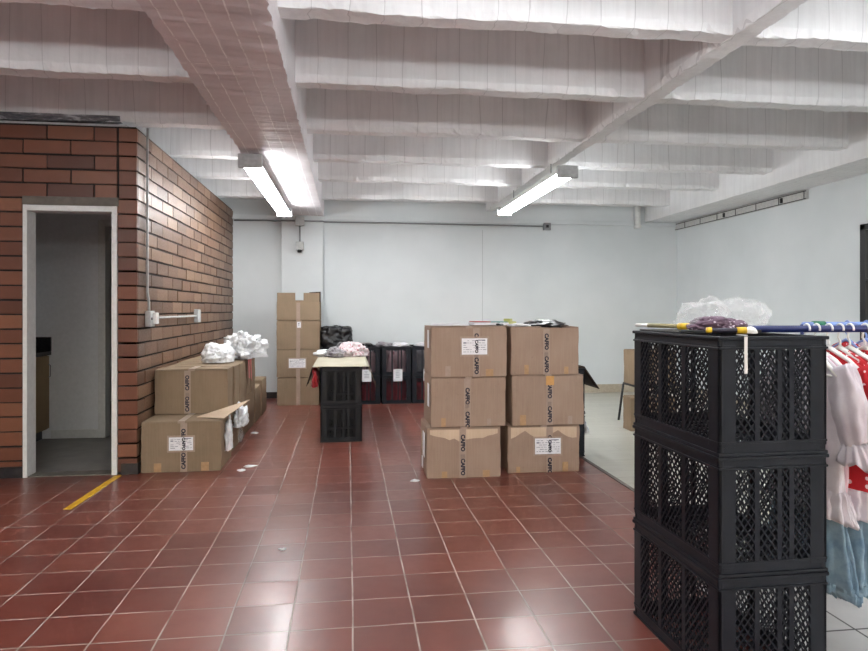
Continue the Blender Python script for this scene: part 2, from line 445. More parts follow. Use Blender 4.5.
# ceiling with ribs and beams
m = MB(); m.box(X0-.2, XR+.2, Y0-.2, YB+.3, ZS, ZS+.2)
ceil = struct(m.build('ceiling', SLAB))
def rough_beam(axis, a0, a1, c0, c1, zb, zt, name, mats, seed, amp=.016, step=.04, soot=None):
    """beam along axis ('x' or 'y') between a0..a1, cross range c0..c1, bottom zb; ragged lower edges"""
    n = int((a1-a0)/step)+1; mb = MB(); vs = []
    prof = [(0, zt), (0, zb+.05), (0, zb), (.12, zb), (.5, zb), (.88, zb), (1, zb), (1, zb+.05), (1, zt)]
    for i in range(n+1):
        a = a0+(a1-a0)*i/n
        for j, (u, z) in enumerate(prof):
            c = c0+(c1-c0)*u; dz_ = dc = 0
            if 2 <= j <= 6:
                dz_ = amp*.7*noise.noise(Vector((a*3, seed, j*.2)))+amp*.5*noise.noise(Vector((a*14, seed+5, j)))
            if j in (2, 6):
                q = noise.noise(Vector((a*9, seed+9, j*3))); dz_ += amp*1.3*max(0, q); dc = amp*noise.noise(Vector((a*16, seed+3, j)))
                dc += (1 if j == 2 else -1)*amp*.6
            if j in (1, 7): dc = amp*.3*noise.noise(Vector((a*5, seed+7, j)))
            vs.append((a, c+dc, z+dz_) if axis == 'x' else (c+dc, a, z+dz_))
    k = len(prof)
    for i in range(n):
        for j in range(k-1):
            mb_face = (i*k+j, i*k+j+1, (i+1)*k+j+1, (i+1)*k+j)
            mb.f.append(list(mb_face)); 
            a = a0+(a1-a0)*(i+.5)/n
            mb.m.append(1 if (soot and soot[0] < a < soot[1]-.5*abs(noise.noise(Vector((j*.7, 3, 1))))*3 and 1 <= j <= 6) else 0)
    mb.v = vs
    mb.f.append(list(range(k))); mb.m.append(0); mb.f.append([n*k+j for j in range(k)][::-1]); mb.m.append(0)
    return mb.build(name, mats, ceil)
rib_back = [-3.26, -2.14, -1.02, .10, 1.22, 2.33, 3.45, 4.52, 5.66, 6.76, 7.80, 9.05]
for i, yb in enumerate(rib_back):
    rough_beam('x', X0, XR, yb-.145, yb, 2.80, ZS+.01, 'rib', [CONC, SOOT], i*7.3, soot=(X0, -1.75) if yb == 5.66 else None)
rough_beam('y', Y0, YB, -.93, -.345, 2.655, ZS+.01, 'main_beam', [CONCB], 91, .016)
rough_beam('y', Y0, YB, 2.075, 2.215, 2.79, ZS+.01, 'cross_rib', [CONC], 57)
rough_beam('y', Y0, YB, 4.62, XR+.05, 2.66, ZS+.01, 'edge_beam', [CONC], 33, .006)
rough_beam('y', Y0, YF, -3.75, -3.2, 2.70, ZS+.01, 'main_beam', [CONCB], 71, .012)
rough_beam('x', X0, XR, YB-.22, YB+.05, 2.90, ZS+.01, 'wall_beam', [CONC], 13, .006)

# the kitchenette behind the brick wall
m = MB(); m.box(X0, XL-.11, YF+.10, YB, ZT-.02, ZT+.04); struct(m.build('trim_3', DARKROOM))
KW = simple('kitchen_wall_paint', srgb(236,238,240), .6, var=.02)
m = MB(); m.box(-5.0, -2.47, 6.99, 7.09, 0, ZT-.02); m.box(-1.84, XL-.12, 6.99, 7.09, 0, ZT-.02); m.box(-2.47, -1.84, 6.99, 7.09, 2.16, ZT-.02)
m.box(XL-.14, XL-.12, YF+.13, YB, 0, ZT-.02); m.box(-3.5, -3.4, YF+.13, 7.0, 0, ZT-.02)
kw = struct(m.build('wall_kitchen', KW))
m = MB(); m.bbox(-2.95, -2.50, 6.975, 6.995, 0, .085, .003); m.build('skirting', FRAMEW, kw)
m = MB(); m.bbox(-2.50, -2.43, 6.96, 7.10, 0, 2.2, .004); m.bbox(-1.87, -1.80, 6.96, 7.10, 0, 2.2, .004); m.bbox(-2.431, -1.869, 6.961, 7.099, 2.13, 2.199, .003); struct(m.build('door_2', FRAMEW))
# main doorway frame (open, no leaf)
m = MB(); fy0, fy1 = YF-.015, YF+.132
m.bbox(dx0, dx0+.032, fy0, fy1, 0, dz, .004); m.bbox(dx1-.04, dx1, fy0, fy1, 0, dz, .004); m.bbox(dx0+.031, dx1-.039, fy0+.001, fy1-.001, dz-.045, dz-.001, .003)
d1 = struct(m.build('door_1', FRAMEW))
m = MB(); m.bbox(dx0, dx1, fy0+.01, fy1, -.01, .008, .002); m.build('threshold', LINTEL, d1)
# cabinet
cab = empty('base_cabinet', (-3.17, 6.3, 0), 0, 'wooden base cabinet with black counter top inside the dark kitchen doorway', 'cabinet')
m = MB(); m.box(-.21, .19, -.62, .67, .10, .84); m.box(-.21, .14, -.62, .67, 0, .10, 1); m.build('body', [CABWOOD, DARKBASE], cab)
for k in range(3):
    y = -.615+k*.43; m = MB(); m.bbox(.188, .208, y+.004, y+.424, .11, .83, .004); dd = m.build('door', CABWOOD, cab)
    m = MB(); m.tube([(.212, y+.39, .62), (.232, y+.39, .63), (.232, y+.39, .74), (.212, y+.39, .75)], .005, 8); m.build('handle', GREYM, dd, True)
m = MB(); m.bbox(-.21, .225, -.63, .675, .84, .88, .004); m.bbox(-.21, .225, .655, .68, .88, 1.02, .004); m.build('counter_top', COUNTER, cab)

# ------------------------------------------------------------------ light fixtures
def fixture(x, y0, y1, z, label, grp, glow=None):
    r = empty('fluorescent_light', (x, (y0+y1)/2, z), 0, label, 'ceiling light', grp)
    L = (y1-y0)/2
    m = MB()
    m.add([(-.05,-L,0),(.05,-L,0),(.05,L,0),(-.05,L,0),(-.075,-L,-.06),(.075,-L,-.06),(.075,L,-.06),(-.075,L,-.06)],
          [(0,1,2,3),(7,6,5,4),(0,4,5,1),(1,5,6,2),(2,6,7,3),(3,7,4,0)])
    m.build('housing', FRAMEW, r)
    for s in (-1, 1):
        m = MB(); m.bbox(-.10, .10, s*L-.025, s*L+.025, -.115, .0, .006); m.build('end_cap', GREYB, r)
    for s in (-1, 1):
        for h in (-1, 1):
            m = MB(); a = h*L*.5; m.tube([(s*.05, a-L*.5+.03, -.088), (s*.05, a+L*.5-.03, -.088)], .019, 12); m.build('tube', glow or TUBE, r, True)
    for yy in (-L*.6, L*.6):
        m = MB(); m.tube([(0, yy, 0), (0, yy, (.08 if x == 0 else .03 if x < 0 else .13))], .006, 6); m.build('hanger_rod', GREYM, r)
    return r
G = 'fluorescent lights under the beams'
fixture(-.83, 5.74, 8.75, 2.625, 'lit twin tube light under the wide beam beside the brick wall', G)
fixture(2.065, 5.97, 8.5, 2.66, 'lit twin tube light under the narrow cross beam above the box stacks', G)
for x_, s_ in ((-2.35, 'left'), (.86, 'middle'), (3.45, 'right')):
    f_ = fixture(0, -1.05, 1.05, 2.74, 'twin tube light across the room under the nearest rib, %s one' % s_, G, TUBE2)
    f_.location = (x_, 2.25, 2.69); f_.rotation_euler = (0, 0, pi/2)
    f_ = fixture(0, -1.05, 1.05, 2.74, 'added unseen twin tube light across the room behind the camera, %s one' % s_, G)
    f_.location = (x_, -1.10, 2.60); f_.rotation_euler = (0, 0, pi/2)  # row out of view, added to brighten the room

# ------------------------------------------------------------------ conduits and boxes
def conduit(name, pts, label, r=.009, mat=GREYM):
    m = MB(); m.tube(pts, r, 8); return tag(m.build(name, mat, None, True), label, 'conduit')
conduit('conduit', [(-1.63, YB-.03, 2.58), (-1.2, YB-.035, 2.585), (-.97, YB-.05, 2.575), (-.95, YB-.125, 2.575), (-.37, YB-.125, 2.575), (-.34, YB-.05, 2.575), (.9, YB-.045, 2.575), (3.0, YB-.045, 2.565)], 'grey conduit running along the top of the white back wall', .011)
m = MB(); m.bbox(2.97, 3.08, YB-.06, YB+.0, 2.51, 2.62, .006); m.bbox(3.005, 3.045, YB-.066, YB-.055, 2.545, 2.585, .002, 1)
tag(m.build('junction_box', [GREYM, BLACKP2]), 'grey metal junction box ending the conduit on the back wall', 'junction box')
m = MB(); m.bbox(-.755, -.625, YB-.19, YB-.10, 2.50, 2.63, .008); tag(m.build('junction_box', GREYB), 'grey junction box at the top of the white pilaster', 'junction box')
conduit('conduit', [(-.69, YB-.13, 2.5), (-.69, YB-.13, 2.27)], 'short grey conduit dropping down the pilaster', .012)
s = empty('socket_box', (-.69, YB-.10, 2.2), 0, 'small grey box with dark opening under the short pilaster conduit', 'socket')
m = MB(); m.bbox(-.055, .055, -.075, -.0, -.05, .07, .008); m.build('housing', GREYB, s)
m = MB(); m.tube([(0, -.05, -.085), (0, -.05, -.045)], [.03, .035], 14); m.build('opening', BLACKP2, s, True)
m = MB(); m.tube([(4.47, YB-.07, 2.58), (4.47, YB-.07, 2.95)], .045, 16); m.tube([(4.47, YB-.07, 2.56), (4.47, YB-.07, 2.60)], .055, 16)
tag(m.build('drain_pipe', FRAMEW, None, True), 'white vertical pipe at the top of the back wall near right corner', 'pipe')
conduit('conduit', [(XL+.02, 5.60, 2.78), (XL+.02, 5.60, 1.44), (XL+.022, 5.63, 1.36), (XL+.02, 5.64, 1.27)], 'thin grey vertical conduit on the brick side wall near its corner', .010, GREYB)
conduit('conduit', [(XL+.025, 5.73, 1.225), (XL+.025, 7.30, 1.225)], 'horizontal grey conduit joining two boxes on the brick wall', .010, GREYB)
s = empty('socket_box', (XL, 5.66, 1.22), 0, 'grey switch box with white cover on the brick wall nearest the door', 'socket')
m = MB(); m.bbox(.0, .045, -.06, .06, -.065, .065, .006); m.build('housing', GREYB, s)
m = MB(); m.bbox(.044, .075, .0, .075, -.045, .05, .008); m.build('cover', WPLAST, s)
m = MB(); m.tube([(.044, -.03, .0), (.05, -.03, .0)], .012, 12); m.build('opening', BLACKP2, s)
m = MB(); m.bbox(XL, XL+.05, 7.30, 7.42, 1.155, 1.295, .008); tag(m.build('junction_box', GREYB), 'grey box on the brick wall at far end of horizontal conduit', 'junction box')
m = MB(); m.bbox(-1.80, -1.66, 5.75, 5.95, 2.735, 2.80, .01); m.tube([(-1.72, 5.80, 2.735), (-1.70, 5.86, 2.80)], .03, 8)

# ------------------------------------------------------------------ cartons
def carton(loc, w, d, h, label, rz=0, group=None, mat=CARD, text=True, ship=None, seed=0, open_flaps=False, patches=True, tx=0., torn=False, tape=True, side=None):
    """ship=(u, v, w, h) label centre on the front face, from face centre/bottom"""
    r = empty('cardboard_box', loc, rz, label, 'box', group)
    rr = random.Random(seed+3)
    nx, ny, nz = 14, 10, 10
    bm = bmesh.new(); bmesh.ops.create_cube(bm, size=1)
    bmesh.ops.subdivide_edges(bm, edges=bm.edges[:], cuts=9, use_grid_fill=True)
    zt = h if open_flaps else h-.006
    for v in bm.verts:
        x, y, z = v.co
        bx = .006*cos(pi*y)*cos(pi*z); by = .006*cos(pi*x)*cos(pi*z)
        nn = noise.noise(Vector((x*3+seed, y*3, z*3)))*.004
        X = x*w; Y = y*d; Z = (z+.5)*zt
        if abs(x) > .499: X += math.copysign(bx, x)+nn
        if abs(y) > .499: Y += math.copysign(by, y)*.7+nn*.5
        if abs(x) > .499 and abs(y) > .499: X += noise.noise(Vector((seed, x*9, z*5)))*.005; Y += noise.noise(Vector((seed+4, y*9, z*5)))*.005
        if z > .499: Z += -.004*cos(pi*x)*cos(pi*y)
        v.co = (X, Y, Z)
    if open_flaps:
        top = [f for f in bm.faces if all(abs(v.co.z-zt) < .02 for v in f.verts) and f.normal.z > .5]
        bmesh.ops.delete(bm, geom=top, context='FACES')
    me = bpy.data.meshes.new('body'); 
    ed = [e for e in bm.edges if len(e.link_faces) == 2 and e.calc_face_angle(0) > .8]
    bmesh.ops.bevel(bm, geom=ed, offset=.004, segments=2, affect='EDGES')
    bm.to_mesh(me); bm.free(); me.materials.append(mat)
    b = bpy.data.objects.new('body', me); COL.objects.link(b); b.parent = r
    if open_flaps:
        sm = b.modifiers.new('wall', 'SOLIDIFY'); sm.thickness = .005; sm.offset = -1
    if not open_flaps:
        for s in (-1, 1):
            m = MB(); lift = rr.uniform(.0, .004)
            x0, x1 = (s*.0015, s*(w/2-.002)); 
            m.add([(x0,-d/2+.002,h-.004+lift),(x1,-d/2+.002,h-.004),(x1,d/2-.002,h-.004),(x0,d/2-.002,h-.004+lift*.5),
                   (x0,-d/2+.002,h+lift-.0),(x1,-d/2+.002,h),(x1,d/2-.002,h),(x0,d/2-.002,h+lift*.5)],
                  [(0,1,2,3),(4,5,6,7),(0,1,5,4),(1,2,6,5),(2,3,7,6),(3,0,4,7)])
            m.build('flap', mat, r)
    yf = -d/2-.0065
    if tape:
        m = MB(); m.box(tx-.026, tx+.026, yf, yf+.0012, .0, h-.01)
        if not open_flaps: m.box(-.026, .026, -d/2+.0, d/2, h+.004, h+.0052); m.box(-.026, .026, -d/2-.0065, -d/2+.001, h-.012, h+.005)
        tp = m.build('tape', TAPE, r)
        if text:
            R90 = Matrix.Translation((tx, yf-.0006, 0)) @ Matrix.Rotation(pi/2, 4, 'X')
            for zc in (h*.70, h*.22) if not (seed % 2) else (h*.62, h*.14):
                M = Matrix.Translation((0, 0, zc)) @ R90 @ Matrix.Rotation(-pi/2 if seed % 3 else pi/2, 4, 'Z')
                text_mesh('lettering', 'CAFFO', .041, INK, tp, M)
            m = MB(); zc = h*.42; 
            for k in range(6):
                m.box(tx-.016+k*.0055, tx-.013+k*.0055, yf-.0012, yf-.0002, zc-.02+rr.uniform(0,.008), zc+.02)
            m.build('printed_mark', INKB, tp)
    if ship:
        u, v, lw, lh = ship
        m = MB(); m.box(u-lw/2-.014, u+lw/2+.014, yf-.001, yf-.0002, v-lh/2-.014, v+lh/2+.014, 1); m.box(u-lw/2, u+lw/2, yf-.003, yf-.0012, v-lh/2, v+lh/2, 0)
        sl = m.build('shipping_label', [PAPER, TAPE], r)
        m = MB()
        for q in range(6):
            zz = v+lh/2-.018-q*(lh-.03)/5.5
            xx = u-lw/2+.012
            while xx < u+lw/2-.02:
                L = rr.uniform(.008, .035); L = min(L, u+lw/2-.01-xx)
                if rr.random() < .75: m.box(xx, xx+L, yf-.0036, yf-.003, zz-.0018, zz+.0018)
                xx += L+.008
        m.box(u-lw/2+.012, u-lw/2+.034, yf-.0036, yf-.003, v+lh*.18, v+lh*.26)
        m.box(u+lw*.12, u+lw*.42, yf-.0036, yf-.003, v+lh*.36, v+lh*.42)
        m.build('print', INKG, sl)
        if text:
            text_mesh('stamp', 'CAFFO', .032, INK, sl, Matrix.Translation((tx if abs(tx-u) < lw/2 else u, yf-.0042, v)) @ Matrix.Rotation(pi/2, 4, 'X') @ Matrix.Rotation(-pi/2, 4, 'Z'))
    if patches:
        for s in (-1, 1):
            m = MB(); xc = s*w*rr.uniform(.26, .36); pw = rr.uniform(.014, .03); ph = rr.uniform(.05, .09)
            m.box(xc-pw, xc+pw, yf+.002, yf+.0034, .004, ph)
            m.build('tape_patch', TAPEB if rr.random() < .5 else TAPE, r)
    if torn:
        m = MB(); n = 14; top = h-.012; vs = []
        for i in range(n+1):
            x = -w*.46+w*.92*i/n
            lo_ = top-.035-.055*(1-abs(2*i/n-1)**1.5)*rr.uniform(.7, 1.15) if torn == 1 else top-.02-.07*abs(sin(i*.45+seed))
            vs += [(x, yf+.0025, top), (x, yf+.0025, lo_), (x, yf+.0045, top), (x, yf+.0045, lo_)]
        fs = []
        for i in range(n):
            a = i*4; fs += [(a, a+1, a+5, a+4), (a+1, a+3, a+7, a+5)]
        m.add(vs, fs); tp = m.build('torn_liner', CARDIN, r); tp['label'] = 'paler torn cardboard layer'
    if side:
        for (yc, zc, pw, ph) in side:
            m = MB(); m.bbox(-w/2-.012, -w/2-.006, yc-pw/2, yc+pw/2, zc-ph/2, zc+ph/2, .0025); m.build('side_sticker', PAPER, r)
    return r
GS = 'cardboard boxes in the two central stacks'
carton((.888, 5.19, 0), .575, .48, .385, 'bottom box of the left central stack, torn pale liner, on the tile floor', RAD(-.6), GS, seed=4, tx=-.01, torn=1, side=[(-.1, .24, .12, .19), (.0, .08, .07, .09)])
carton((.925, 5.20, .389), .585, .46, .383, 'middle box of the left central stack with tape lettering and no label', 0, GS, seed=1, tx=-.01, side=[(-.13, .24, .08, .18)])
carton((.928, 5.19, .776), .592, .47, .388, 'top box of the left central stack with white shipping label', 0, GS, seed=8, tx=.055, ship=(.04, .235, .20, .125), side=[(-.12, .29, .08, .14)])
carton((1.548, 5.26, 0), .585, .46, .372, 'bottom box of the right central stack with crumpled white shipping label', RAD(-.6), GS, seed=5, ship=(.03, .21, .21, .125), text=True, tx=.045, torn=2)
carton((1.578, 5.25, .376), .585, .46, .398, 'middle box of the right central stack with orange stain at top', 0, GS, seed=2, tx=.01)
rtop = carton((1.555, 5.26, .778), .555, .46, .375, 'top box of the right central stack with half open flaps', 0, GS, seed=10, tx=.01, open_flaps=True)
for (pts) in ([(-.277,-.23,.375),(-.277,.23,.375),(-.03,.23,.392),(-.03,-.23,.377)], [(.277,-.23,.375),(.277,.23,.375),(.02,.22,.405),(.06,-.2,.39)]):
    m = MB(); q = [Vector(p) for p in pts]; m.add(q+[p+Vector((0,0,.004)) for p in q], [(0,1,2,3),(4,5,6,7),(0,1,5,4),(1,2,6,5),(2,3,7,6),(3,0,4,7)]); m.build('flap', CARD, rtop)
# orange stain on the middle right box: a piece of old tape
m = MB(); m.box(-.02, .045, -.239, -.2375, .32, .392); m.build('tape_patch', simple('orange_tape', srgb(196,146,84), .5), bpy.data.objects['cardboard_box.004'])

# tall stack at the back wall
GT = 'cardboard boxes in the tall stack at the back wall'
carton((-.665, 9.2, 0), .555, .48, .375, 'bottom box of the tall stack against the back wall', 0, GT, CARD2, seed=11, patches=False, text=False)
carton((-.668, 9.2, .379), .565, .48, .375, 'second box up in the tall back stack, wide white label on front', 0, GT, CARD2, seed=13, ship=(-.01, .19, .22, .12), patches=False, text=False)
carton((-.665, 9.2, .758), .57, .48, .385, 'third box up in the tall back stack, small white sticker near top', 0, GT, CARD2, seed=15, ship=(.01, .33, .05, .08), patches=False, text=False)
tt = carton((-.665, 9.2, 1.147), .565, .48, .25, 'topmost open box of the tall back stack with raised flap', 0, GT, CARD2, seed=17, open_flaps=True, patches=False, text=False)
m = MB()
m.box(-.28, -.04, -.242, -.238, .25, .37); m.box(.07, .28, -.242, -.238, .25, .37); m.box(-.05, .08, -.242, -.238, .25, .27)
m.build('flap', CARD2, tt)
m = MB(); m.add([(.12,.235,.25),(.28,.235,.25),(.28,.20,.40),(.12,.20,.39),(.12,.239,.25),(.28,.239,.25),(.28,.204,.40),(.12,.204,.39)], [(0,1,2,3),(4,5,6,7),(0,1,5,4),(1,2,6,5),(2,3,7,6),(3,0,4,7)]); m.build('flap', CARDDARK, tt)

# row of boxes along the brick wall
GW = 'cardboard boxes along the brick wall'
b1 = carton((-1.322, 5.675, 0), .61, .50, .40, 'nearest floor box by the brick wall with white label and raised flap', RAD(.5), GW, CARD2, seed=6, ship=(.0, .225, .185, .105), tx=.02, patches=True)
names = ['second floor box from the doorway along the brick wall', 'third floor box along the brick wall, below the white pile', 'fourth floor box along the brick wall', 'fifth floor box along the brick wall', 'farthest floor box along the brick wall toward the back wall']
for k in range(5):
    carton((-1.335+rnd.uniform(-.008,.008), 6.215+k*.545, 0), .58, .50, .398 if k < 4 else .43, names[k], RAD(rnd.uniform(-1,1)), GW, CARD2, seed=20+k, patches=False, tape=False)
names = ['nearest upper box on the row along the brick wall, lettered tape', 'second narrow upper box along the brick wall', 'third narrow upper box along the brick wall, beside the white sack', 'fourth narrow upper box along the brick wall', 'fifth narrow upper box, under the white heap of knitwear', 'farthest narrow upper box along the brick wall']
for k in range(6):
    carton((-1.333+(rnd.uniform(-.01,.022) if k else 0), 5.945+k*.281, .403), .60, .262, .378, names[k], RAD(rnd.uniform(-.6,.6)), GW, CARD2, seed=30+k*2, patches=False, tape=(k == 0), tx=-.03)
m = MB(); q = [Vector(p) for p in [(.08,-.07,.405),(.32,-.20,.41),(.47,.22,.50),(.31,.13,.455)]]
m.add(q+[p+Vector((0,0,.004)) for p in q], [(0,1,2,3),(4,5,6,7),(0,1,5,4),(1,2,6,5),(2,3,7,6),(3,0,4,7)]); fl = m.build('flap', CARDIN, b1); fl['label'] = 'raised pale cardboard flap'
# upright seam strips / torn edges on the side of the row
for (y, z0, z1) in ((6.36, .42, .77), (6.44, .44, .76), (6.9, .45, .77), (7.15, .46, .80)):
    pass

# boxes by the chair at the right
carton((3.23, 6.69, 0), .50, .20, .36, 'brown box on the pale floor in front of the black chair', 0, None, CARD2, seed=41, patches=False, text=False)

# ------------------------------------------------------------------ crumpled things
def crumple(name, loc, dims, mat, seed, amp=.16, freq=2.6, label=None, cat=None, group=None, parent=None, sub=5, rz=0, box=.0, ridge=True, flat=.25, facet=False):
    bm = bmesh.new(); bmesh.ops.create_icosphere(bm, subdivisions=sub, radius=1)
    for v in bm.verts:
        p = v.co.copy()
        if box:
            mx = max(abs(p.x), abs(p.y), abs(p.z)); p = p.lerp(p/mx*.86, box)
        o = Vector((seed*3.1, seed*1.7, seed*.9))
        n1 = noise.noise(p*freq*.5+o); 
        n2 = 1-abs(noise.noise(p*freq+o))*2 if ridge else noise.noise(p*freq+o)
        n3 = 1-abs(noise.noise(p*freq*2.7+o*2))*2
        p = p*(1+amp*(n1*1.2+n2*.7+n3*.35-.5))
        p += Vector((noise.noise(p*freq*1.5+o), noise.noise(p*freq*1.5+o*2), 0))*amp*.5
        z = p.z
        if z < -flat: z = -flat+(z+flat)*.05
        v.co = (p.x*dims[0]/2, p.y*dims[1]/2, (z+flat)/(1+flat)*dims[2])
    zm = min(v.co.z for v in bm.verts)
    for v in bm.verts: v.co.z -= zm
    me = bpy.data.meshes.new(name); bm.to_mesh(me); bm.free(); me.materials.append(mat)
    me.polygons.foreach_set('use_smooth', [not facet]*len(me.polygons))
    o = bpy.data.objects.new(name, me); COL.objects.link(o); o.location = loc; o.rotation_euler = (0, 0, rz)
    if parent: o.parent = parent
    return tag(o, label, cat, group)
def sheet(name, fn, nu, nv, mat, th=.0015, parent=None, label=None, cat=None, group=None, loc=None):
    m = MB()
    vs = [fn(i/nu, j/nv) for i in range(nu+1) for j in range(nv+1)]
    m.add(vs, [(i*(nv+1)+j, (i+1)*(nv+1)+j, (i+1)*(nv+1)+j+1, i*(nv+1)+j+1) for i in range(nu) for j in range(nv)])
    o = m.build(name, mat, parent, True, loc)
    s_ = o.modifiers.new('thick', 'SOLIDIFY'); s_.thickness = th; s_.offset = 0
    return tag(o, label, cat, group)

# white pile on the upper boxes by the brick wall
crumple('white_sack', (-1.25, 6.55, .786), (.28, .40, .17), WHITEBAG, 3, .22, 3, 'smooth white plastic sack on the boxes beside the brick wall', 'bag')
crumple('clothes_pile', (-1.10, 7.05, .787), (.40, .56, .24), WHITEBAG, 8, .34, 4.2, 'heap of crumpled white knitwear on the far upper box by the brick wall', 'clothes')
m = MB()
for k in range(2):
    x = -1.012+k*.012; m.add([(x, 6.86+k*.06, .78), (x, 6.92+k*.06, .80), (x+.006, 6.93+k*.06, .58-k*.03), (x+.004, 6.87+k*.06, .60)], [(0,1,2,3)])
o = m.build('ribbon', m_cloth('pink_ribbon_cloth', srgb(196,92,96), srgb(214,120,122)), bpy.data.objects['clothes_pile']); o.location = (1.10, -7.05, -.787); o['label'] = 'pink red hanging ribbons'
sm = o.modifiers.new('t', 'SOLIDIFY'); sm.thickness = .002
crumple('plastic_scrap', (-.99, 5.64, .12), (.05, .16, .24), WHITEBAG, 12, .5, 4, 'white plastic scrap hanging from torn side of the nearest floor box', 'scrap', sub=4)
crumple('plastic_scrap', (-.985, 6.22, .22), (.10, .22, .16), WHITEBAG, 17, .6, 4, 'white plastic tuft poking from side of the second floor box', 'scrap', sub=4)
crumple('plastic_scrap', (-.99, 6.25, .06), (.04, .12, .15), CLEARBAG, 19, .5, 4, 'clear tape scrap low on the side of the second floor box', 'scrap', sub=3)
for i, (x, y) in enumerate(((-1.0, 6.0), (-.92, 5.92), (-.62, 5.75))):
    pass
crumple('floor_scrap', (-.80, 5.52, .001), (.09, .05, .012), WHITEBAG, 23, .5, 3, 'small white scrap on red tiles right of the label box', 'scrap', sub=3)
crumple('floor_scrap', (-.85, 5.40, .001), (.06, .05, .012), WHITEBAG, 24, .5, 3, 'smaller white scrap on red tiles, nearer the camera', 'scrap', sub=3)
crumple('floor_scrap', (-.97, 7.0, .001), (.07, .06, .012), WHITEBAG, 25, .5, 3, 'white scrap at the foot of the brick wall boxes', 'scrap', sub=3)
crumple('floor_scrap', (.50, 4.9, .001), (.06, .04, .010), WHITEBAG, 26, .5, 3, 'tiny white scrap on tiles left of the central stacks', 'scrap', sub=3)
crumple('floor_scrap', (-.35, 3.6, .001), (.035, .03, .006), WHITEBAG, 27, .5, 3, 'tiny pale crumb on the tiles in open foreground', 'scrap', sub=3)

# things on top of the central stacks
f = empty('folder', (1.11, 5.22, 1.172), RAD(3), 'red and green folder lying on top of the left central stack', 'folder')
m = MB(); m.bbox(-.11, .02, -.1, .1, .022, .028, .001); m.build('red_cover', REDPL, f)
m = MB(); m.bbox(.02, .16, -.1, .1, .020, .026, .001); m.build('green_cover', TEALPL, f)
m = MB(); m.bbox(-.12, .17, -.1, .1, .0, .0195, .003); m.build('pages', PAPER, f)
crumple('black_cloth', (1.205, 5.10, 1.168), (.06, .09, .02), BLACKBAG, 31, .3, 2, 'small black lump at the corner of the left central stack', 'cloth', sub=3)
crumple('paper_sheet', (.80, 5.2, 1.169), (.30, .36, .016), PAPER, 32, .25, 2, 'crumpled whitish paper on the left part of the left stack top', 'paper', sub=4)
crumple('paper_sheet', (1.37, 5.14, 1.162), (.16, .20, .022), PAPER, 33, .3, 2, 'crumpled white paper on the open right central box', 'paper', sub=4)
crumple('black_shape', (1.62, 5.24, 1.150), (.34, .36, .055), BLACKBAG, 34, .3, 2, 'flat black shape poking out of the open right central box', 'bag', sub=4)  # flat black crumpled shape across the box top
m = MB(); m.tube([(1.30, 5.36, 1.205), (1.37, 5.36, 1.205)], .014, 12); m.tube([(1.30, 5.36, 1.185), (1.40, 5.34, 1.178)], .018, 12)
tag(m.build('thread_roll', m_cloth('lime_thread', srgb(170,180,90), srgb(210,210,150)), None, True), 'small yellow green roll at the back left of the right central stack', 'roll')

